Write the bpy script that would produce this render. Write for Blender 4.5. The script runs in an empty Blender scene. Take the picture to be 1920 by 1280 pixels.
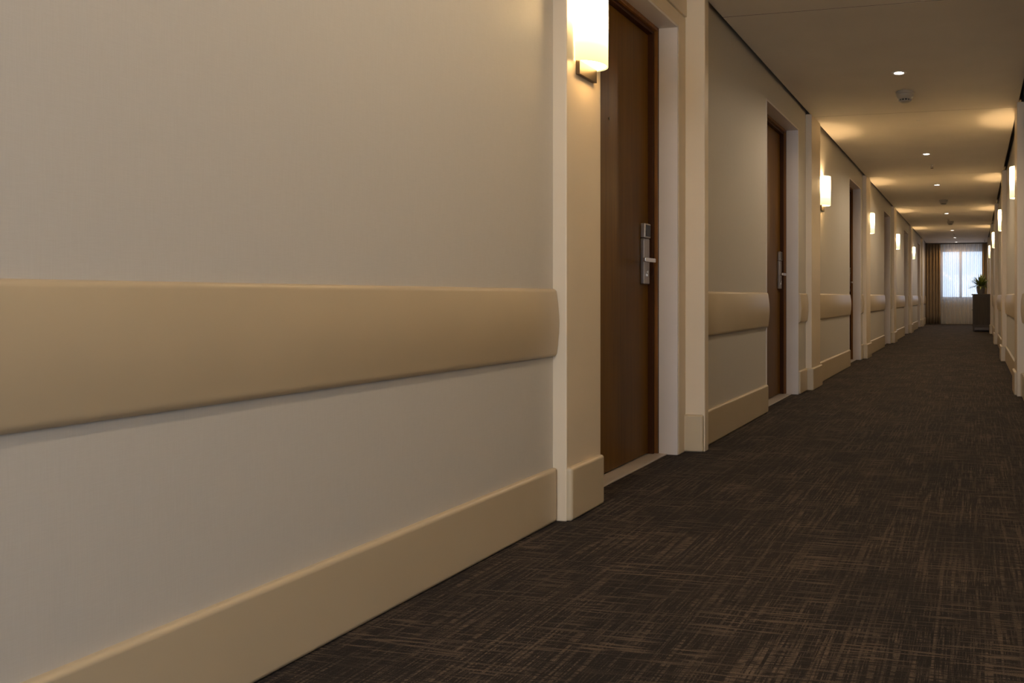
import bpy, bmesh, math, random
from mathutils import Vector, Matrix
random.seed(7)
C = bpy.context.scene.collection
PI = math.pi

# ------------------------------------------------------------------ camera
CAM_H, YAW, F = 0.814, math.radians(12.69), 1522.0
cam = bpy.data.cameras.new('camera')
cam.sensor_width = 36; cam.lens = F * 36 / 1920
cam.shift_x = -(1485 - 960) / 1920
cam.shift_y = -(640 - 556) / 1920
cam.clip_start = 0.02; cam.clip_end = 200
camo = bpy.data.objects.new('camera', cam); C.objects.link(camo)
camo.location = (0, 0, CAM_H)
camo.rotation_euler = (PI / 2, 0, YAW)
bpy.context.scene.camera = camo

# ------------------------------------------------------------------ world, exposure
w = bpy.data.worlds.new('sky'); bpy.context.scene.world = w; w.use_nodes = True
bg = w.node_tree.nodes['Background']
bg.inputs[0].default_value = (0.60, 0.75, 1.0, 1); bg.inputs[1].default_value = 1.05
vs = bpy.context.scene.view_settings
vs.view_transform = 'Standard'; vs.look = 'None'; vs.gamma = 1; vs.use_curve_mapping = False
vs.exposure = 1.06
cy = bpy.context.scene.cycles
cy.max_bounces = 8; cy.diffuse_bounces = 6; cy.transparent_max_bounces = 12
cy.sample_clamp_indirect = 4.0; cy.caustics_reflective = False; cy.caustics_refractive = False

SCONCE_W, SCONCE_COL = 5.0, (1.0, 0.66, 0.32)
DOWN_W, DOWN_COL = 18.5, (1.0, 0.80, 0.57)

# end window: light portal that only guides the sky's own light
def portal(name, loc, rot, sx, sz):
    l = bpy.data.lights.new(name, 'AREA'); l.shape = 'RECTANGLE'; l.size = sx; l.size_y = sz
    l.cycles.is_portal = True
    o = bpy.data.objects.new(name, l); C.objects.link(o); o.location = loc; o.rotation_euler = rot
END, REAR = 24.35, -5.0
portal('window_portal', (-0.35, END + 0.42, 1.47), (PI / 2, 0, PI), 1.26, 1.44)
dl = bpy.data.lights.new('rear_daylight', 'AREA'); dl.shape = 'RECTANGLE'; dl.size = 1.7; dl.size_y = 2.1  # fill lamp added behind the camera, brightens faces turned towards it
dl.energy = 85; dl.color = (0.86, 0.92, 1.0)
sl = bpy.data.lights.new('side_daylight', 'AREA'); sl.shape = 'RECTANGLE'; sl.size = 1.5; sl.size_y = 1.9  # fill lamp added out of view, cool light for the near left wall
sl.energy = 27; sl.color = (0.80, 0.88, 1.0)
slo = bpy.data.objects.new('side_daylight', sl); C.objects.link(slo); slo.location = (0.62, -1.75, 1.15); slo.rotation_euler = (PI / 2, 0, PI / 2)
dlo = bpy.data.objects.new('rear_daylight', dl); C.objects.link(dlo); dlo.location = (-0.52, REAR - 0.18, 1.25); dlo.rotation_euler = (PI / 2, 0, 0)

# ------------------------------------------------------------------ materials
def mat(name, col, rough=0.6, metal=0.0, spec=0.5):
    m = bpy.data.materials.new(name); m.use_nodes = True
    b = m.node_tree.nodes['Principled BSDF']
    b.inputs['Base Color'].default_value = (*col, 1); b.inputs['Roughness'].default_value = rough
    b.inputs['Metallic'].default_value = metal; b.inputs['Specular IOR Level'].default_value = spec
    return m
def N(m, t): return m.node_tree.nodes.new(t)
def L(m, a, b): m.node_tree.links.new(a, b)
def coords(m, scale):
    tc = N(m, 'ShaderNodeTexCoord'); mp = N(m, 'ShaderNodeMapping'); mp.inputs['Scale'].default_value = scale
    L(m, tc.outputs['Object'], mp.inputs[0]); return mp.outputs[0]
def noise(m, scale, s=1.0, detail=2.0, rough=0.5):
    n = N(m, 'ShaderNodeTexNoise'); n.inputs['Scale'].default_value = s; n.inputs['Detail'].default_value = detail
    n.inputs['Roughness'].default_value = rough
    L(m, coords(m, scale), n.inputs['Vector']); return n.outputs['Fac']
def ramp(m, fac, stops):
    r = N(m, 'ShaderNodeValToRGB'); cr = r.color_ramp
    while len(cr.elements) < len(stops): cr.elements.new(0.5)
    for e, (p, c) in zip(cr.elements, stops): e.position = p; e.color = (*c, 1)
    L(m, fac, r.inputs[0]); return r.outputs[0]
def math_(m, op, a, b=None):
    n = N(m, 'ShaderNodeMath'); n.operation = op
    for i, v in enumerate((a, b)):
        if v is None: continue
        if isinstance(v, (int, float)): n.inputs[i].default_value = v
        else: L(m, v, n.inputs[i])
    return n.outputs[0]
def bsdf(m): return m.node_tree.nodes['Principled BSDF']
def bump(m, fac, strength, dist):
    b = N(m, 'ShaderNodeBump'); b.inputs['Strength'].default_value = strength; b.inputs['Distance'].default_value = dist
    L(m, fac, b.inputs['Height']); L(m, b.outputs[0], bsdf(m).inputs['Normal'])
def mixf(m, fac, a, b, mode='MIX'):
    n = N(m, 'ShaderNodeMix'); n.data_type = 'RGBA'; n.blend_type = mode
    if isinstance(fac, (int, float)): n.inputs[0].default_value = fac
    else: L(m, fac, n.inputs[0])
    for i, v in ((6, a), (7, b)):
        if isinstance(v, tuple): n.inputs[i].default_value = (*v, 1)
        else: L(m, v, n.inputs[i])
    return n.outputs[2]

# woven wallpaper: fine linen threads both ways
M_WALL = mat('wallpaper', (0.5, 0.47, 0.42), 0.55, spec=0.35)
h1 = noise(M_WALL, (40, 40, 900), 1, 2); h2 = noise(M_WALL, (700, 700, 18), 1, 2)
fac = math_(M_WALL, 'MULTIPLY', math_(M_WALL, 'ADD', h1, h2), 0.5)
L(M_WALL, ramp(M_WALL, fac, [(0.38, (0.51, 0.48, 0.43)), (0.62, (0.535, 0.505, 0.455))]), bsdf(M_WALL).inputs['Base Color'])
bump(M_WALL, fac, 0.10, 0.0005)

def satin(name, col, rough, var=0.03):
    m = mat(name, col, rough)
    n = noise(m, (3, 3, 3), 1, 3)
    c0 = tuple(c * (1 - var) for c in col); c1 = tuple(min(1, c * (1 + var)) for c in col)
    L(m, ramp(m, n, [(0.3, c0), (0.7, c1)]), bsdf(m).inputs['Base Color'])
    bump(m, noise(m, (90, 90, 90), 1, 2), 0.04, 0.001)
    return m
M_TAN = satin('tan_vinyl', (0.50, 0.41, 0.28), 0.33)
M_CREAM = satin('cream_paint', (0.64, 0.54, 0.40), 0.42)
M_WHITE = satin('white_paint', (0.66, 0.60, 0.56), 0.42)
M_CEIL = satin('ceiling_paint', (0.60, 0.54, 0.46), 0.8)
M_THRESH = satin('threshold_stone', (0.50, 0.45, 0.41), 0.3, 0.06)
M_SHADOW = mat('gap_lining', (0.10, 0.08, 0.06), 0.9)

M_WOOD = mat('dark_walnut', (0.1, 0.05, 0.02), 0.36, spec=0.16)
g = noise(M_WOOD, (60, 60, 2.2), 1, 5, 0.6)
g2 = noise(M_WOOD, (7, 7, 0.7), 1, 2)
L(M_WOOD, mixf(M_WOOD, 0.4, ramp(M_WOOD, g, [(0.3, (0.100, 0.045, 0.006)), (0.7, (0.165, 0.077, 0.010))]),
               ramp(M_WOOD, g2, [(0.35, (0.085, 0.037, 0.006)), (0.65, (0.17, 0.082, 0.014))])), bsdf(M_WOOD).inputs['Base Color'])
bump(M_WOOD, g, 0.08, 0.0008)
M_FRAME = mat('reddish_wood_frame', (0.18, 0.075, 0.022), 0.4)
g = noise(M_FRAME, (80, 80, 3), 1, 4)
L(M_FRAME, ramp(M_FRAME, g, [(0.3, (0.13, 0.048, 0.008)), (0.7, (0.24, 0.095, 0.016))]), bsdf(M_FRAME).inputs['Base Color'])

M_STOP = mat('dark_wood_stop', (0.05, 0.018, 0.006), 0.5, spec=0.2)
M_STEEL = mat('brushed_steel', (0.42, 0.39, 0.37), 0.36, 1.0)
bump(M_STEEL, noise(M_STEEL, (20, 20, 900), 1, 2), 0.1, 0.0003)
M_BRIGHT = mat('polished_steel', (0.72, 0.69, 0.66), 0.22, 1.0)
M_BRONZE = mat('bronze_plate', (0.13, 0.10, 0.065), 0.42, 1.0)
M_BLACK = mat('black_gloss', (0.012, 0.012, 0.012), 0.2)
M_DET = mat('aged_plastic', (0.34, 0.30, 0.24), 0.35)
M_PLASTIC = mat('white_plastic', (0.55, 0.51, 0.44), 0.45)

# carpet: dark ground with broken tan threads running both ways
M_CARPET = mat('woven_carpet', (0.03, 0.025, 0.02), 0.85, spec=0.15)
bsdf(M_CARPET).inputs['Sheen Weight'].default_value = 0.02; bsdf(M_CARPET).inputs['Sheen Roughness'].default_value = 0.4
m = M_CARPET
def band(sc, lo, hi, a=0.0, b=1.0, det=1.5): return ramp(m, noise(m, sc, 1, det, 0.5), [(lo, (a,) * 3), (hi, (b,) * 3)])
long_y = band((92, 2.6, 1), 0.525, 0.60); fine_y = band((210, 11, 1), 0.50, 0.64); chop = band((20, 240, 1), 0.44, 0.56, 0.08, 1.0, 2.5)
line_x = band((5.5, 105, 1), 0.53, 0.61); patch = band((4, 2.0, 1), 0.35, 0.62, 0.35, 1.0, 3); patch2 = band((3, 5, 1), 0.40, 0.60, 0.2, 1.0, 3)
mx = math_(m, 'MAXIMUM', math_(m, 'MULTIPLY', long_y, patch), math_(m, 'MULTIPLY', fine_y, math_(m, 'MULTIPLY', patch, 0.75)))
mx = math_(m, 'MULTIPLY', mx, chop)
lines = math_(m, 'MAXIMUM', mx, math_(m, 'MULTIPLY', math_(m, 'MULTIPLY', line_x, patch2), 0.7))
ground = ramp(m, noise(m, (2.5, 1.5, 1), 1, 3), [(0.35, (0.013, 0.0105, 0.011)), (0.65, (0.022, 0.016, 0.0135))])
fleck = ramp(m, noise(m, (420, 420, 1), 1, 1), [(0.35, (0.6, 0.6, 0.6)), (0.7, (1.35, 1.35, 1.35))])
col = mixf(m, lines, ground, (0.140, 0.102, 0.074))
L(m, mixf(m, 1.0, col, fleck, 'MULTIPLY'), bsdf(m).inputs['Base Color'])
bump(m, math_(m, 'ADD', lines, noise(m, (500, 500, 1), 1, 1)), 0.5, 0.003)

def emit(name, col, s):
    m = bpy.data.materials.new(name); m.use_nodes = True; nt = m.node_tree
    nt.nodes.remove(nt.nodes['Principled BSDF'])
    e = nt.nodes.new('ShaderNodeEmission'); e.inputs[0].default_value = (*col, 1); e.inputs[1].default_value = s
    nt.links.new(e.outputs[0], nt.nodes['Material Output'].inputs[0]); return m, e
# glowing opal shade, brightest at the height of its bulb
M_SHADE, e = emit('opal_glass_glow', (1, 0.9, 0.6), 3.0)
tc = N(M_SHADE, 'ShaderNodeTexCoord'); sp = N(M_SHADE, 'ShaderNodeSeparateXYZ')
L(M_SHADE, tc.outputs['Object'], sp.inputs[0])
r1 = ramp(M_SHADE, math_(M_SHADE, 'DIVIDE', sp.outputs['Z'], 0.28),
          [(0.0, (1.0, 0.80, 0.38)), (0.4, (1.0, 0.80, 0.42)), (0.55, (1.0, 0.66, 0.30)), (0.85, (1.0, 0.66, 0.30)), (1.0, (1.0, 0.76, 0.38))])
L(M_SHADE, r1, e.inputs[0])
r2 = ramp(M_SHADE, math_(M_SHADE, 'DIVIDE', sp.outputs['Z'], 0.28),
          [(0.0, (0.033,) * 3), (0.22, (0.048,) * 3), (0.38, (0.10,) * 3), (0.48, (0.3,) * 3), (0.58, (0.9,) * 3), (0.85, (0.9,) * 3), (1.0, (0.03,) * 3)])
L(M_SHADE, math_(M_SHADE, 'MULTIPLY', r2, 20.0), e.inputs[1])
M_DIFF, _ = emit('diffuser_glow', (1.0, 0.60, 0.23), 17.0)
M_LAMP, _ = emit('lamp_glow', (1.0, 0.93, 0.84), 9.0)

def fabric(name, c0, c1, transl=0.0, transp=0.0):
    m = bpy.data.materials.new(name); m.use_nodes = True; nt = m.node_tree
    nt.nodes.remove(nt.nodes['Principled BSDF'])
    col = ramp(m, noise(m, (60, 60, 4), 1, 2), [(0.3, c0), (0.7, c1)])
    d = N(m, 'ShaderNodeBsdfDiffuse'); L(m, col, d.inputs[0]); out = d.outputs[0]
    if transl:
        t = N(m, 'ShaderNodeBsdfTranslucent'); L(m, col, t.inputs[0])
        x = N(m, 'ShaderNodeMixShader'); x.inputs[0].default_value = transl
        L(m, out, x.inputs[1]); L(m, t.outputs[0], x.inputs[2]); out = x.outputs[0]
    if transp:
        t = N(m, 'ShaderNodeBsdfTransparent')
        x = N(m, 'ShaderNodeMixShader'); x.inputs[0].default_value = transp
        L(m, out, x.inputs[1]); L(m, t.outputs[0], x.inputs[2]); out = x.outputs[0]
    L(m, out, nt.nodes['Material Output'].inputs[0]); return m
M_DRAPE = fabric('brown_drape', (0.27, 0.20, 0.13), (0.36, 0.27, 0.18), 0.08)
M_SHEER = fabric('sheer_voile', (0.74, 0.74, 0.75), (0.82, 0.82, 0.83), 0.55, 0.30)
lw = N(M_SHEER, 'ShaderNodeLayerWeight'); lw.inputs[0].default_value = 0.5
xs = [n for n in M_SHEER.node_tree.nodes if n.bl_idname == 'ShaderNodeMixShader' and n.inputs[2].links[0].from_node.bl_idname == 'ShaderNodeBsdfTransparent'][0]
mr = N(M_SHEER, 'ShaderNodeMapRange'); mr.inputs['To Min'].default_value = 0.52; mr.inputs['To Max'].default_value = 0.0
L(M_SHEER, lw.outputs['Facing'], mr.inputs['Value']); L(M_SHEER, mr.outputs[0], xs.inputs[0])
M_GLASS = bpy.data.materials.new('window_glass'); M_GLASS.use_nodes = True
nt = M_GLASS.node_tree; nt.nodes.remove(nt.nodes['Principled BSDF'])
t = N(M_GLASS, 'ShaderNodeBsdfTransparent'); gl = N(M_GLASS, 'ShaderNodeBsdfGlossy'); gl.inputs['Roughness'].default_value = 0.02
x = N(M_GLASS, 'ShaderNodeMixShader'); x.inputs[0].default_value = 0.06
L(M_GLASS, t.outputs[0], x.inputs[1]); L(M_GLASS, gl.outputs[0], x.inputs[2]); L(M_GLASS, x.outputs[0], nt.nodes['Material Output'].inputs[0])
M_CAB = mat('grey_brown_veneer', (0.13, 0.10, 0.075), 0.6)
g = noise(M_CAB, (30, 30, 3), 1, 4)
L(M_CAB, ramp(M_CAB, g, [(0.3, (0.035, 0.025, 0.016)), (0.7, (0.055, 0.039, 0.025))]), bsdf(M_CAB).inputs['Base Color'])
M_CABTOP = satin('cabinet_top_veneer', (0.05, 0.035, 0.023), 0.5, 0.15)
M_POT = satin('grey_ceramic', (0.20, 0.18, 0.165), 0.5, 0.1)
M_SOIL = satin('soil', (0.03, 0.02, 0.012), 0.95, 0.3)
M_LEAF = mat('fern_leaf', (0.08, 0.11, 0.02), 0.5)
L(M_LEAF, ramp(M_LEAF, noise(M_LEAF, (25, 25, 25), 1, 2), [(0.3, (0.07, 0.10, 0.02)), (0.55, (0.17, 0.20, 0.04)), (0.75, (0.36, 0.38, 0.08))]), bsdf(M_LEAF).inputs['Base Color'])

# ------------------------------------------------------------------ helpers
def link(name, bm, m, parent=None, smooth=False, bevel=0, seg=3, loc=None):
    me = bpy.data.meshes.new(name); bm.normal_update(); bm.to_mesh(me); bm.free()
    me.materials.append(m)
    if smooth:
        for p in me.polygons: p.use_smooth = True
    o = bpy.data.objects.new(name, me); C.objects.link(o)
    if parent: o.parent = parent
    if loc: o.location = loc
    if bevel:
        b = o.modifiers.new('bevel', 'BEVEL'); b.width = bevel; b.segments = seg; b.limit_method = 'ANGLE'
        for p in me.polygons: p.use_smooth = True
        wn = o.modifiers.new('wn', 'WEIGHTED_NORMAL'); wn.keep_sharp = False
    return o
def bx(bm, x0, x1, y0, y1, z0, z1):
    x0, x1 = sorted((x0, x1)); y0, y1 = sorted((y0, y1)); z0, z1 = sorted((z0, z1))
    v = [bm.verts.new(p) for p in ((x0,y0,z0),(x1,y0,z0),(x1,y1,z0),(x0,y1,z0),(x0,y0,z1),(x1,y0,z1),(x1,y1,z1),(x0,y1,z1))]
    for f in ((0,3,2,1),(4,5,6,7),(0,1,5,4),(1,2,6,5),(2,3,7,6),(3,0,4,7)): bm.faces.new([v[i] for i in f])
def box(name, m, parent, x0, x1, y0, y1, z0, z1, bevel=0, seg=3):
    bm = bmesh.new(); bx(bm, x0, x1, y0, y1, z0, z1); return link(name, bm, m, parent, bevel=bevel, seg=seg)
def empty(name, loc=(0, 0, 0), label=None, cat=None, group=None, kind=None, rotz=0):
    o = bpy.data.objects.new(name, None); C.objects.link(o); o.location = loc; o.rotation_euler.z = rotz
    if label: o['label'] = label
    if cat: o['category'] = cat
    if group: o['group'] = group
    if kind: o['kind'] = kind
    return o
def tag(o, label, cat, group=None):
    o['label'] = label; o['category'] = cat
    if group: o['group'] = group
def lathe(bm, prof, n=32, c=(0, 0, 0)):
    rings = []
    for r, z in prof:
        rings.append([bm.verts.new((c[0] + r * math.cos(2*PI*i/n), c[1] + r * math.sin(2*PI*i/n), c[2] + z)) for i in range(n)])
    for a, b in zip(rings, rings[1:]):
        for i in range(n): bm.faces.new((a[i], a[(i+1) % n], b[(i+1) % n], b[i]))
    if prof[0][0] > 1e-5: bm.faces.new(rings[0][::-1])
    if prof[-1][0] > 1e-5: bm.faces.new(rings[-1])
    bmesh.ops.remove_doubles(bm, verts=bm.verts, dist=1e-6)
    bmesh.ops.recalc_face_normals(bm, faces=bm.faces)
def extrude(bm, prof, y0, y1, xf):
    """prof: (d, z) outline, d measured from the wall towards the corridor; xf maps d to world x"""
    a = [bm.verts.new((xf(d), y0, z)) for d, z in prof]; b = [bm.verts.new((xf(d), y1, z)) for d, z in prof]
    n = len(prof)
    for i in range(n): bm.faces.new((a[i], a[(i+1) % n], b[(i+1) % n], b[i]))
    bm.faces.new(a); bm.faces.new(b[::-1]); bmesh.ops.recalc_face_normals(bm, faces=bm.faces)

# ------------------------------------------------------------------ corridor plan
CEIL = 2.395; DOOR_H = 2.21; BB_H = 0.195; BB_T = 0.02
WA, PA, WB, PB = 1.494, 1.44, 1.435, 1.381        # left distances: wall / pilaster, near section A and far section B
RWA, RPA, RWB, RPB = 0.449, 0.395, 0.390, 0.335   # right side
STEP0, STEP1 = 4.053, 4.114                       # post where the corridor narrows
# left far pilasters and doors (y ranges)
PIL = [(6.914, 7.316), (10.57, 10.98), (14.30, 14.71), (18.25, 18.66), (22.30, 22.70)]
DOORS = [(2.960, 3.952), (5.545, 6.609), (9.42, 10.40), (13.14, 14.13), (16.95, 17.98), (21.0, 22.02)]
TOPZ = 2.50; BACK = 0.26

# ---- floor
bm = bmesh.new(); bx(bm, -2.0, 0.9, REAR - 0.3, END + 0.5, -0.1, 0.0)
fl = link('floor', bm, M_CARPET); fl['kind'] = 'structure'

# ---- ceiling: painted panels with fine joints, shadow channel along both walls
ceil = empty('ceiling', (0, 0, 0), kind='structure')
seams = [REAR, -1.0, 0.65, STEP1, 4.40, 7.02, 10.66, 14.40, 18.35, 22.35, END + 0.3]
for a, b in zip(seams, seams[1:]):
    nearsec = b <= STEP1 + 0.001
    xl = -(1.455 if nearsec else 1.392); xr = 0.405 if nearsec else 0.346
    box('ceiling_panel', M_CEIL, ceil, xl, xr, a + 0.004, b - 0.004, CEIL, CEIL + 0.02)
for q in (4.40, 7.02): box('ceiling_joint', M_SHADOW, ceil, -1.39, 0.345, q - 0.0039, q + 0.0039, CEIL + 0.0008, CEIL + 0.018)
box('ceiling_backing', M_SHADOW, ceil, -2.0, 0.9, REAR - 0.3, END + 0.5, TOPZ, TOPZ + 0.1)

# ---- left wall
wl = empty('wall_left', (0, 0, 0), kind='structure')
def wall_run(parent, W, y0, y1, doors, sgn=-1):
    y = y0
    for d0, d1 in doors + [(y1, None)]:
        if d0 > y + 1e-4: box('wall_panel', M_WALL, parent, sgn * W, sgn * (W + BACK), y, d0, 0, TOPZ)
        if d1 is None: break
        box('lintel', M_WALL, parent, sgn * W, sgn * (W + BACK), d0, d1, DOOR_H, TOPZ)
        y = d1
wall_run(wl, WA, REAR, STEP0 + 0.03, [DOORS[0]])
wall_run(wl, WB, STEP0 + 0.03, END + 0.5, DOORS[1:])
box('wall_backing', M_SHADOW, wl, -1.76, -1.80, REAR, END + 0.5, 0, TOPZ)  # shell added behind the wall to keep sky light from leaking in
# near pilaster carrying the first lamp, and the corner post after the first door
box('pilaster', M_CREAM, wl, -PA, -(WA + 0.1), 2.684, 2.960, 0, CEIL + 0.005, 0.005)
box('corner_post', M_CREAM, wl, -PB, -(WA + 0.1), STEP0, STEP1, 0, CEIL + 0.005, 0.005)
for a, b in PIL: box('pilaster', M_CREAM, wl, -PB, -(WB + 0.1), a, b, 0, CEIL + 0.005, 0.005)
# stepped fascia band above the first door
box('fascia_band', M_CREAM, wl, -(WA - 0.014), -(WA + 0.05), 2.962, STEP0 - 0.001, 2.285, CEIL + 0.03, 0.003)
for z0, z1, y0, y1 in ((0, DOOR_H + 0.07, 3.953, STEP0),):
    box('casing', M_CREAM, wl, -(WA - 0.006), -(WA + 0.05), y0, y1, z0, z1, 0.002)
box('casing', M_CREAM, wl, -(WA - 0.006), -(WA + 0.05), 2.962, 3.953, DOOR_H, DOOR_H + 0.07, 0.002)

# ---- right wall
wr = empty('wall_right', (0, 0, 0), kind='structure')
wall_run(wr, RWA, REAR, -2.5, [], 1); wall_run(wr, RWA, -1.0, STEP0 + 0.03, [], 1)
box('wall_panel', M_WALL, wr, RWA, RWA + BACK, -2.5, -1.0, 0, 0.2); box('wall_panel', M_WALL, wr, RWA, RWA + BACK, -2.5, -1.0, 2.1, TOPZ)
w3 = empty('window_3', (RWA, -1.75, 0.2), kind='structure')  # unseen window, added around the side fill lamp
for y0, y1, z0, z1 in ((-0.75, -0.70, 0, 1.9), (0.70, 0.75, 0, 1.9), (-0.025, 0.025, 0, 1.9), (-0.75, 0.75, 0, 0.05), (-0.75, 0.75, 1.85, 1.9)):
    box('window_frame', M_WHITE, w3, 0.04, 0.10, y0, y1, z0, z1)
for y0, y1 in ((-0.70, -0.025), (0.025, 0.70)): box('pane', M_GLASS, w3, 0.068, 0.073, y0, y1, 0.05, 1.85)
wall_run(wr, RWB, STEP0 + 0.03, END + 0.5, [], 1)
box('pilaster', M_CREAM, wr, RPA, RWA + 0.1, 2.684, 2.960, 0, CEIL + 0.005, 0.005)
box('corner_post', M_CREAM, wr, RPB, RWA + 0.1, STEP0, STEP1, 0, CEIL + 0.005, 0.005)
for a, b in PIL: box('pilaster', M_CREAM, wr, RPB, RWB + 0.1, a - 0.06, b - 0.06, 0, CEIL + 0.005, 0.005)

# ---- rear wall, behind the photographer, with a window added around the fill lamp
wf = empty('wall_rear', (0, 0, 0), kind='structure')
for x0, x1, z0, z1 in ((-2, -1.37, 0, TOPZ), (0.33, 0.9, 0, TOPZ), (-1.37, 0.33, 0, 0.2), (-1.37, 0.33, 2.3, TOPZ)):
    box('wall_panel', M_WALL, wf, x0, x1, REAR - 0.15, REAR, z0, z1)
w2 = empty('window_2', (-0.52, REAR, 0.2), kind='structure')
for x0, x1, z0, z1 in ((-0.85, -0.80, 0, 2.1), (0.80, 0.85, 0, 2.1), (-0.025, 0.025, 0, 2.1), (-0.85, 0.85, 0, 0.05), (-0.85, 0.85, 2.05, 2.1)):
    box('window_frame', M_WHITE, w2, x0, x1, -0.12, -0.06, z0, z1)
for x0, x1 in ((-0.8, -0.025), (0.025, 0.8)): box('pane', M_GLASS, w2, x0, x1, -0.095, -0.09, 0.05, 2.05)

# ---- end wall with window behind the sheers
we = empty('wall_end', (0, 0, 0), kind='structure')
WX0, WX1, WZ0, WZ1 = -0.99, 0.285, 0.755, 2.20
yw = END + 0.28
for x0, x1, z0, z1 in ((-2, WX0, 0, TOPZ), (WX1, 0.9, 0, TOPZ), (WX0, WX1, 0, WZ0), (WX0, WX1, WZ1, TOPZ)):
    box('wall_panel', M_CREAM, we, x0, x1, yw, yw + 0.16, z0, z1)
w1 = empty('window_1', (0, yw, 0), kind='structure')
for x0, x1, z0, z1 in ((WX0, WX0 + 0.05, WZ0, WZ1), (WX1 - 0.05, WX1, WZ0, WZ1), (-0.455, -0.375, WZ0, WZ1), (WX0, WX1, WZ0, WZ0 + 0.05), (WX0, WX1, WZ1 - 0.05, WZ1)):
    box('window_frame', M_WHITE, w1, x0, x1, 0.04, 0.10, z0, z1, 0.004)
for x0, x1 in ((WX0 + 0.05, -0.455), (-0.375, WX1 - 0.05)): box('pane', M_GLASS, w1, x0, x1, 0.068, 0.074, WZ0 + 0.05, WZ1 - 0.05)
box('window_sill', M_WHITE, w1, WX0 - 0.03, WX1 + 0.03, -0.03, 0.05, WZ0 - 0.03, WZ0, 0.005)

# ------------------------------------------------------------------ baseboards
bl = empty('baseboard_left', kind='structure'); br = empty('baseboard_right', kind='structure')
def bb(parent, x0, x1, y0, y1): return box('baseboard_section', M_TAN, parent, x0, x1, y0, y1, 0.0, BB_H, 0.013, 5)
bb(bl, -(WA - BB_T), -(WA + 0.02), REAR + 0.02, 2.682)
bb(bl, -(PA - BB_T), -(PA + 0.02), 2.686, 2.955)
bb(bl, -1.386, -(WA + 0.02), STEP0 - 0.02, STEP0 + 0.01)
runs = [(STEP1 + 0.002, DOORS[1][0] - 0.004)]
for i, (a, b) in enumerate(PIL):
    d0, d1 = DOORS[i + 1]
    runs.append((d1 + 0.004, a - 0.019))
    runs.append((b + 0.019, DOORS[i + 2][0] - 0.004 if i + 2 < len(DOORS) else END + 0.2))
for a, b in runs: bb(bl, -(WB - BB_T), -(WB + 0.02), a, b)
for a, b in PIL: bb(bl, -(PB - BB_T), -(WB + 0.02), a - 0.02, b + 0.02)
bb(br, RWA - BB_T, RWA + 0.02, REAR + 0.02, 2.682); bb(br, RWA - BB_T, RWA + 0.02, 2.964, STEP0 - 0.022)
bb(br, RPA - BB_T, RPA + 0.02, 2.686, 2.955); bb(br, RPB + 0.005, RWA + 0.02, STEP0 - 0.02, STEP0 + 0.01)
edge = STEP1 + 0.002
for i, (a, b) in enumerate(PIL):
    a -= 0.06; b -= 0.06
    bb(br, RWB - BB_T, RWB + 0.02, edge, a - 0.021)
    if i == 0:
        bb(br, RPB + 0.028, RWB + 0.02, a - 0.02, a + 0.01); bb(br, RPB - BB_T, RPB + 0.02, a + 0.06, b + 0.02)
    else: bb(br, RPB - BB_T, RWB + 0.02, a - 0.02, b + 0.02)
    edge = b + 0.021
bb(br, RWB - BB_T, RWB + 0.02, edge, END + 0.2)

# ------------------------------------------------------------------ wall rails (bowed bumper boards)
prof = [(0, 0.843)]
for k in range(1, 6): a = PI / 2 * k / 5; prof.append((0.0165 * math.sin(a), 0.829 + 0.014 * math.cos(a)))
for k in range(1, 12):
    t = k / 12; prof.append((0.0165 + 0.0095 * math.sin(PI * t) + 0.002 * t, 0.829 - t * 0.213))
for k in range(0, 7): a = PI / 2 * k / 6; prof.append((0.0185 - 0.0145 * (1 - math.cos(a)), 0.616 - 0.019 * math.sin(a)))
prof.append((0, 0.597))
def rail(W, y0, y1, sgn, label, group):
    bm = bmesh.new(); extrude(bm, prof, 0, y1 - y0, lambda d: -sgn * d)
    o = link('wall_rail', bm, M_TAN, bevel=0)
    for p in o.data.polygons: p.use_smooth = len(p.vertices) == 4
    o.data.materials.clear(); o.data.materials.append(M_TAN)
    o.location = (sgn * W, y0, 0)
    b = o.modifiers.new('bevel', 'BEVEL'); b.width = 0.006; b.segments = 3; b.limit_method = 'ANGLE'; b.angle_limit = math.radians(50)
    tag(o, label, 'wall rail', group); return o
GL, GR = 'tan bumper rails along the left wall', 'tan bumper rails along the right wall'
rail(WA, REAR + 0.02, 2.682, -1, 'long tan bumper rail on the nearest grey wall, running out of the picture', GL)
rail(WB, STEP1 + 0.001, DOORS[1][0] - 0.004, -1, 'tan bumper rail between the cream corner post and the second door', GL)
words = ['second', 'third', 'fourth', 'fifth', 'sixth']
for i, (a, b) in enumerate(PIL):
    rail(WB, DOORS[i + 1][1] + 0.004, a - 0.001, -1, 'short stub of tan rail between the %s door and the pilaster beyond it' % words[i], GL)
    if i < 4:
        rail(WB, b + 0.001, DOORS[i + 2][0] - 0.004, -1, 'tan bumper rail under the %s left wall lamp, before the %s door' % (['second', 'third', 'fourth', 'fifth'][i], words[i + 1]), GL)
rail(WB, PIL[4][1] + 0.001, END + 0.15, -1, 'last tan rail on the left wall, ending behind the brown drape', GL)
edge = STEP1 + 0.001
rail(RWA, -0.98, 2.682, 1, 'tan bumper rail on the right wall beside the viewer, outside the picture', GR)
for i, (a, b) in enumerate(PIL):
    nm = ['tan bumper rail on the right wall before its nearest visible pilaster', 'tan bumper rail on the right wall under its nearest lamp',
          'tan bumper rail on the right wall under its second lamp', 'tan bumper rail on the right wall under its third lamp',
          'tan bumper rail on the right wall under its last lamp, behind the cabinet'][i]
    rail(RWB, edge, a - 0.061, 1, nm, GR); edge = b - 0.059

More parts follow.
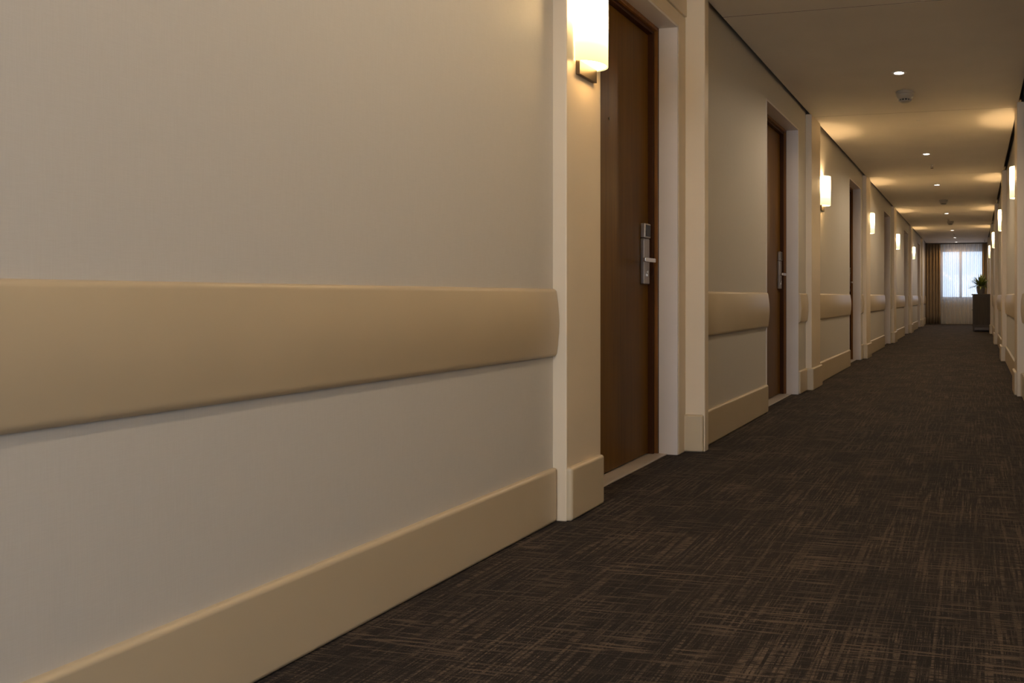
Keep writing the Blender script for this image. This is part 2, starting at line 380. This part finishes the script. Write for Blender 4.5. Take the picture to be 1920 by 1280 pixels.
# ------------------------------------------------------------------ doors
def cyl(bm, r, p0, p1, n=16):
    p0, p1 = Vector(p0), Vector(p1); d = p1 - p0
    q = d.to_track_quat('Z', 'Y').to_matrix().to_4x4()
    bmesh.ops.create_cone(bm, cap_ends=True, segments=n, radius1=r, radius2=r, depth=d.length, matrix=Matrix.Translation((p0 + p1) / 2) @ q)
def door(n, W, y0, y1):
    t = empty('door_%d' % n, (-W, y0, 0), kind='structure'); wd = y1 - y0
    # local x: negative goes deeper into the recess
    J = 0.10; LF = 0.146
    for nm, a in (('jamb', (-J, 0.004, wd - 0.012, wd + 0.004, 0, DOOR_H)), ('jamb', (-J, 0.004 if n > 1 else -0.0, -0.004, 0.012, 0, DOOR_H)),
                  ('head_lining', (-J, 0.004, -0.004, wd + 0.004, DOOR_H - 0.012, DOOR_H + 0.002))):
        box(nm, M_WHITE, t, *a, bevel=0.002)
    for nm, a in (('door_frame', (-J, -LF - 0.05, wd - 0.022, wd, 0, DOOR_H)), ('door_frame', (-J, -LF - 0.05, 0, 0.022, 0, DOOR_H)),
                  ('door_frame', (-J, -LF - 0.05, 0.022, wd - 0.022, DOOR_H - 0.03, DOOR_H))):
        box(nm, M_FRAME, t, *a, bevel=0.003)
    for a in ((-J - 0.018, -LF - 0.05, wd - 0.038, wd - 0.022, 0, DOOR_H - 0.03), (-J - 0.018, -LF - 0.05, 0.022, 0.038, 0, DOOR_H - 0.03),
              (-J - 0.018, -LF - 0.05, 0.038, wd - 0.038, DOOR_H - 0.048, DOOR_H - 0.03)):
        box('door_stop', M_STOP, t, *a, bevel=0.002)
    for a, b in ((wd - 0.0225, wd - 0.0115), (0.0115, 0.0225)): box('door_seal', M_BLACK, t, -J - 0.01, -J + 0.0015, a + (0.006 if a > 0.5 else 0), b - (0 if a > 0.5 else 0.006), 0.006, DOOR_H - 0.012)  # black strip stands in for the shadow gap between frame and jamb
    lf = box('door_leaf', M_WOOD, t, -LF, -LF - 0.045, 0.041, wd - 0.041, 0.012, DOOR_H - 0.051, 0.0015)
    box('threshold', M_THRESH, t, -0.054, -LF - 0.07, 0, wd, -0.02, 0.006, 0.002)
    # lock plate with card reader, lever and key cylinder
    yl = wd - 0.137; lx = -LF
    lock = box('lock_plate', M_STEEL, t, lx, lx + 0.022, yl - 0.004, yl + 0.066, 0.878, 1.108, 0.004)
    def sub(nm, bmx, m, **k):
        o = link(nm, bmx, m, lock, **k); return o
    b_ = bmesh.new(); bx(b_, lx, lx + 0.027, yl - 0.004, yl + 0.068, 1.110, 1.184); sub('card_reader', b_, M_STEEL, bevel=0.005)
    b_ = bmesh.new(); bx(b_, lx + 0.0265, lx + 0.029, yl + 0.008, yl + 0.058, 1.118, 1.176); sub('reader_face', b_, M_BLACK, bevel=0.001)
    b_ = bmesh.new(); cyl(b_, 0.010, (lx + 0.02, yl + 0.032, 0.996), (lx + 0.058, yl + 0.032, 0.996), 20)
    bx(b_, lx + 0.050, lx + 0.066, yl - 0.088, yl + 0.042, 0.986, 1.007); sub('lever', b_, M_BRIGHT, bevel=0.004)
    b_ = bmesh.new(); cyl(b_, 0.010, (lx + 0.02, yl + 0.032, 0.938), (lx + 0.026, yl + 0.032, 0.938), 16)
    bx(b_, lx + 0.02, lx + 0.026, yl + 0.028, yl + 0.036, 0.917, 0.935); sub('key_cylinder', b_, M_BRIGHT, bevel=0.001)
    b_ = bmesh.new(); cyl(b_, 0.007, (lx - 0.01, wd / 2, 1.632), (lx + 0.003, wd / 2, 1.632), 16)
    link('peephole', b_, M_BRONZE, t)
    return t
door(1, WA, *DOORS[0])
for k, (a, b) in enumerate(DOORS[1:]): door(k + 2, WB, a, b)

# ------------------------------------------------------------------ wall lamps
SH, SW, SD = 0.28, 0.082, 0.085
def make_sconce():
    t = empty('wall_lamp', (0, 0, 0), 'x', 'wall lamp')
    # local frame: wall at x=0, corridor towards +x, centre y=0, shade bottom z=0
    bm = bmesh.new(); n = 28; th = 0.004
    def ring(w_, d_, z):
        return [bm.verts.new((0.004 + max(0.0, d_ * math.sin(PI * i / n)) ** 1.0, -w_ * math.cos(PI * i / n), z)) for i in range(n + 1)]
    o0, o1 = ring(SW, SD, 0), ring(SW, SD, SH); i0, i1 = ring(SW - th, SD - th, 0), ring(SW - th, SD - th, SH)
    for i in range(n):
        bm.faces.new((o0[i], o0[i+1], o1[i+1], o1[i])); bm.faces.new((i0[i+1], i0[i], i1[i], i1[i+1]))
        bm.faces.new((o1[i], o1[i+1], i1[i+1], i1[i])); bm.faces.new((o0[i+1], o0[i], i0[i], i0[i+1]))
    for i in (0, n): bm.faces.new((o0[i], i0[i], i1[i], o1[i]))
    bmesh.ops.recalc_face_normals(bm, faces=bm.faces)
    link('lamp_shade', bm, M_SHADE, t, smooth=False)
    bm = bmesh.new(); bx(bm, 0.0005, 0.017, -0.070, 0.070, -0.048, 0.004); link('bracket', bm, M_BRONZE, t, bevel=0.0015)
    bm = bmesh.new(); bx(bm, 0.0005, 0.006, -0.03, 0.03, 0.0, 0.2); link('back_plate', bm, M_BRONZE, t)
    bm = bmesh.new(); cyl(bm, 0.012, (0.035, 0, 0.09), (0.035, 0, 0.175), 12); b = link('bulb', bm, M_LAMP, t)
    bm = bmesh.new(); bx(bm, 0.005, 0.04, -0.006, 0.006, 0.075, 0.09); link('lamp_holder', bm, M_BRONZE, t)
    bm = bmesh.new(); a = ring(SW - th - 0.001, SD - th - 0.001, 0.004); b = ring(SW - th - 0.001, SD - th - 0.001, 0.007)
    bm.faces.new(a); bm.faces.new(b[::-1])
    for i in range(n): bm.faces.new((a[i], a[i+1], b[i+1], b[i]))
    bmesh.ops.recalc_face_normals(bm, faces=bm.faces); link('diffuser', bm, M_DIFF, t)
    return t
proto = make_sconce()
def copy_tree(o, parent=None):
    c = o.copy(); C.objects.link(c); c.parent = parent
    for ch in list(o.children): copy_tree(ch, c)
    return c
lamps = [
    (-PA, 2.822, 0, 'nearest wall lamp, on the cream pilaster beside the first door, top cut off'),
    (-WB, 7.66, 0, 'second wall lamp on the left, just past the second door and its pilaster'),
    (-WB, 11.16, 0, 'third wall lamp on the left, past the third door'),
    (-WB, 15.02, 0, 'fourth wall lamp on the left, past the fourth door'),
    (-WB, 18.95, 0, 'small last wall lamp on the left, near the brown drape'),
    (RPA, 2.822, PI, 'wall lamp on the right pilaster facing the first door, outside the picture'),
    (RWB, 7.46, PI, 'nearest wall lamp on the right, against the picture edge'),
    (RWB, 11.10, PI, 'second wall lamp on the right, behind the second visible pilaster'),
    (RWB, 14.94, PI, 'third wall lamp on the right, between nearest and cabinet'),
    (RWB, 18.80, PI, 'smallest wall lamp on the right, directly above the plant and cabinet'),
    (-WA, -1.0, 0, 'wall lamp on the left wall behind the viewer'),
    (RWA, -0.6, PI, 'wall lamp on the right wall behind the viewer')]  # last two lamps added behind the camera to light the near wall
for i, (x_, y_, r_, lab) in enumerate(lamps):
    o = proto if i == 0 else copy_tree(proto)
    o.location = (x_, y_, 1.685); o.rotation_euler.z = r_
    o['label'] = lab; o['category'] = 'wall lamp'; o['group'] = 'opal half-round wall lamps'
    s = -1 if r_ else 1
    l = bpy.data.lights.new('lamp_light', 'POINT'); l.energy = SCONCE_W; l.color = SCONCE_COL; l.shadow_soft_size = 0.012
    lo = bpy.data.objects.new('lamp_light', l); C.objects.link(lo); lo.location = (x_ + s * 0.035, y_, 1.685 + 0.205)

# ------------------------------------------------------------------ ceiling fittings
XC = -0.523
def make_down():
    t = empty('downlight', (0, 0, 0))
    bm = bmesh.new(); lathe(bm, [(0.034, 0.0), (0.036, -0.0035), (0.050, -0.005), (0.054, -0.003), (0.055, 0.0)], 36); link('trim_ring', bm, M_PLASTIC, t, smooth=True)
    bm = bmesh.new(); lathe(bm, [(0.0001, -0.0012), (0.034, -0.0012), (0.034, 0.0)], 32); link('lens', bm, M_LAMP, t)
    return t
pd = make_down()
downs = [(5.765, 'nearest recessed downlight, in front of the large smoke detector'), (9.11, 'second downlight along the ceiling, just past the first lit band'),
         (11.66, 'third downlight along the corridor ceiling'), (15.7, 'fourth downlight, between the two far cone detectors'),
         (19.7, 'fifth downlight, beyond the far detectors'), (22.2, 'sixth, tiny downlight close to the window end'), (24.0, 'last downlight, right in front of the curtains'),
         (1.75, 'downlight over the first wall section, above the picture'), (-1.6, 'downlight behind the viewer'), (-4.0, 'downlight near the rear wall')]  # last two added behind the camera for light on the near wall
for i, (y_, lab) in enumerate(downs):
    o = pd if i == 0 else copy_tree(pd)
    o.location = (XC, y_, CEIL); tag(o, lab, 'downlight', 'recessed ceiling downlights')
    l = bpy.data.lights.new('down_light', 'SPOT'); l.energy = DOWN_W * (0.8 if y_ == 24.0 else 1); l.color = DOWN_COL if y_ != 24.0 else (1, 0.6, 0.25)
    l.spot_size = math.radians(166); l.spot_blend = 0.55; l.shadow_soft_size = 0.03
    lo = bpy.data.objects.new('down_light', l); C.objects.link(lo); lo.location = (XC, y_, CEIL - 0.012)
def make_det():
    t = empty('smoke_detector', (0, 0, 0))
    bm = bmesh.new(); lathe(bm, [(0.0725, 0.0), (0.0725, -0.014), (0.068, -0.018)], 36); link('base', bm, M_DET, t, smooth=False)
    bm = bmesh.new(); lathe(bm, [(0.0685, -0.016), (0.067, -0.028), (0.062, -0.042), (0.054, -0.052), (0.047, -0.058)], 36); link('housing', bm, M_DET, t, smooth=True)
    bm = bmesh.new(); lathe(bm, [(0.044, -0.057), (0.040, -0.067)], 24); link('sensing_chamber', bm, M_BLACK, t)
    for k in range(12):
        a = 2 * PI * k / 12; bm = bmesh.new(); bx(bm, 0.041, 0.049, -0.0035, 0.0035, -0.069, -0.056)
        bmesh.ops.rotate(bm, verts=bm.verts, matrix=Matrix.Rotation(a, 3, 'Z')); link('vent_rib', bm, M_DET, t)
    bm = bmesh.new(); lathe(bm, [(0.044, -0.067), (0.038, -0.074), (0.026, -0.080), (0.0001, -0.083)], 32); link('cap', bm, M_DET, t, smooth=True)
    return t
det = make_det()
for i, (x_, y_, lab) in enumerate([(-0.527, 6.32, 'large dome smoke detector behind the nearest downlight'), (-0.50, 13.5, 'cone-shaped smoke detector halfway down the ceiling'),
                                   (-0.50, 17.35, 'farther cone-shaped smoke detector, before the fifth downlight')]):
    o = det if i == 0 else copy_tree(det)
    o.location = (x_, y_, CEIL); tag(o, lab, 'smoke detector', 'ceiling smoke detectors')
def make_sprinkler():
    t = empty('sprinkler', (0, 0, 0))
    bm = bmesh.new(); lathe(bm, [(0.032, 0.0), (0.028, -0.004), (0.012, -0.008), (0.010, -0.022)], 24); link('escutcheon', bm, M_PLASTIC, t)
    bm = bmesh.new(); cyl(bm, 0.003, (-0.01, 0, -0.02), (-0.008, 0, -0.045), 8); cyl(bm, 0.003, (0.01, 0, -0.02), (0.008, 0, -0.045), 8); link('yoke', bm, M_BRONZE, t)
    bm = bmesh.new(); lathe(bm, [(0.017, -0.045), (0.017, -0.048)], 20); link('deflector', bm, M_BRONZE, t)
    return t
spk = make_sprinkler()
for i, (x_, y_, lab) in enumerate([(-0.50, 9.85, 'small ceiling sprinkler just past the second downlight'), (-0.52, 16.7, 'small sprinkler right before the farther cone detector'),
                                   (-0.50, 20.7, 'tiny sprinkler between the fifth and sixth downlights'), (0.27, 23.2, 'tiny sprinkler above the right wall by the curtains')]):
    o = spk if i == 0 else copy_tree(spk)
    o.location = (x_, y_, CEIL); tag(o, lab, 'sprinkler', 'ceiling sprinklers')
bm = bmesh.new(); lathe(bm, [(0.024, 0.0), (0.023, -0.003), (0.0001, -0.004)], 24); o = link('cover_disc', bm, M_PLASTIC); o.location = (-0.49, 7.36, CEIL)
tag(o, 'tiny round cover disc in the first lit ceiling band', 'cover disc')

# ------------------------------------------------------------------ curtains
def curtain(name, m, x0, x1, y, z0, z1, wave, amp, seed, th=0.0):
    rnd = random.Random(seed); bm = bmesh.new(); n = int((x1 - x0) / 0.006); cols = []
    ph = 0.0; xs = [x0 + (x1 - x0) * i / n for i in range(n + 1)]
    ys = []
    for xx in xs:
        ph += 2 * PI * (0.006 / wave) * (0.9 + 0.2 * math.sin(xx * 9 + seed) ** 2)
        s = math.sin(ph); ys.append(amp * (abs(s) ** 0.7) * (1 if s > 0 else -1))
    zs = [z0 + (z1 - z0) * j / 8 for j in range(9)]
    for xx, yy in zip(xs, ys):
        cols.append([bm.verts.new((xx, y + yy * (1.05 - 0.35 * j / 8), z)) for j, z in enumerate(zs)])
    for a, b in zip(cols, cols[1:]):
        for j in range(8): bm.faces.new((a[j], b[j], b[j+1], a[j+1]))
    o = link(name, bm, m, smooth=True)
    if th:
        s = o.modifiers.new('solid', 'SOLIDIFY'); s.thickness = th
    return o
o = curtain('sheer_curtain', M_SHEER, -1.05, 0.37, END + 0.15, 0.015, CEIL - 0.025, 0.115, 0.032, 3)
tag(o, 'pale pleated sheer curtain across the lit end window', 'curtain')
o = curtain('drape', M_DRAPE, -1.425, -0.985, END, 0.012, CEIL - 0.025, 0.088, 0.036, 5, 0.003)
tag(o, 'brown pleated drape on the left side of the end window', 'curtain', 'brown drapes')
o = curtain('drape', M_DRAPE, 0.21, 0.375, END, 0.012, CEIL - 0.025, 0.07, 0.030, 8, 0.003)
tag(o, 'narrow brown drape gathered right of the end window, behind the lamps', 'curtain', 'brown drapes')
for y_, lab in ((END, 'dark ceiling track holding the brown drapes'), (END + 0.15, 'slim ceiling track holding the sheer curtain')):
    o = box('curtain_track', M_CABTOP, None, -1.43, 0.385, y_ - 0.015, y_ + 0.015, CEIL - 0.024, CEIL - 0.0005, 0.002); tag(o, lab, 'curtain track')

# ------------------------------------------------------------------ cabinet and plant
cx0, cx1, cy0, cy1, ch = -0.045, 0.364, 19.28, 20.35, 0.876
cab = empty('cabinet', (0, 0, 0), 'dark grey-brown cabinet on short legs against the right wall by the window', 'cabinet')
box('cabinet_top', M_CABTOP, cab, cx0 - 0.03, cx1 + 0.003, cy0 - 0.03, cy1 + 0.03, ch - 0.028, ch, 0.003)
box('body', M_CAB, cab, cx0 + 0.012, cx1, cy0 + 0.012, cy1 - 0.012, 0.10, ch - 0.028)
for a in ((cx0, cx0 + 0.035, cy0, cy0 + 0.035), (cx1 - 0.035, cx1, cy0, cy0 + 0.035), (cx0, cx0 + 0.035, cy1 - 0.035, cy1), (cx1 - 0.035, cx1, cy1 - 0.035, cy1)):
    box('leg', M_CABTOP, cab, *a, 0, ch - 0.028, 0.002)
box('side_rail', M_CABTOP, cab, cx0 + 0.035, cx1 - 0.035, cy0 + 0.004, cy0 + 0.013, ch - 0.075, ch - 0.03, 0.001)
box('side_rail', M_CABTOP, cab, cx0 + 0.035, cx1 - 0.035, cy0 + 0.004, cy0 + 0.013, 0.10, 0.16, 0.001)
ym = (cy0 + cy1) / 2
for a, b in ((cy0 + 0.04, ym - 0.002), (ym + 0.002, cy1 - 0.04)):
    d = box('cabinet_door', M_CAB, cab, cx0 - 0.006, cx0 + 0.012, a, b, 0.11, ch - 0.035, 0.002)
    yy = b - 0.05 if a < ym - 0.1 else a + 0.05
    bm = bmesh.new(); cyl(bm, 0.006, (cx0 - 0.008, yy, 0.5), (cx0 - 0.028, yy, 0.5)); link('knob', bm, M_BRONZE, d)
px, py = 0.135, 19.52
pot = empty('plant_pot', (px, py, ch), 'round grey ceramic pot on the cabinet holding a green plant', 'plant pot')
bm = bmesh.new(); lathe(bm, [(0.062, 0.0005), (0.078, 0.02), (0.092, 0.09), (0.094, 0.15), (0.090, 0.19), (0.084, 0.19), (0.082, 0.165), (0.0001, 0.165)], 40); link('pot_body', bm, M_POT, pot, smooth=True)
bm = bmesh.new(); lathe(bm, [(0.082, 0.166), (0.05, 0.172), (0.0001, 0.176)], 24); link('soil', bm, M_SOIL, pot)
plant = empty('potted_plant', (px, py, ch + 0.178), 'bushy green plant with narrow arching leaves on the cabinet', 'plant')
bm = bmesh.new(); bs = bmesh.new(); rnd = random.Random(11)
for k in range(230):
    az = rnd.uniform(0, 2 * PI); el = rnd.uniform(0.05, 1.45); ln = rnd.uniform(0.20, 0.36) * (1.05 if el < 0.7 else 0.9); wd = rnd.uniform(0.008, 0.015)
    d = Vector((math.cos(az) * math.cos(el), math.sin(az) * math.cos(el), math.sin(el)))
    side = Vector((-math.sin(az), math.cos(az), 0)); p = Vector((math.cos(az) * 0.03, math.sin(az) * 0.03, -0.003))
    if d.x * ln > 0.14: ln = 0.14 / d.x
    prev = None; segs = 6
    for j in range(segs + 1):
        tt = j / segs; ww = wd * math.sin(PI * min(0.97, 0.12 + 0.86 * tt)) + 0.0008
        a, b = bm.verts.new(p - side * ww), bm.verts.new(p + side * ww)
        if prev: bm.faces.new((prev[0], prev[1], b, a))
        prev = (a, b)
        p = p + d * (ln / segs); d = (d + Vector((0, 0, -0.13))).normalized()
o = link('foliage', bm, M_LEAF, plant); o['kind'] = 'stuff'
for k in range(10):
    az = 2 * PI * k / 10; bs = bmesh.new(); cyl(bs, 0.003, (math.cos(az) * 0.02, math.sin(az) * 0.02, -0.005), (math.cos(az) * 0.05, math.sin(az) * 0.05, 0.12), 6)
    link('stem', bs, M_LEAF, plant)
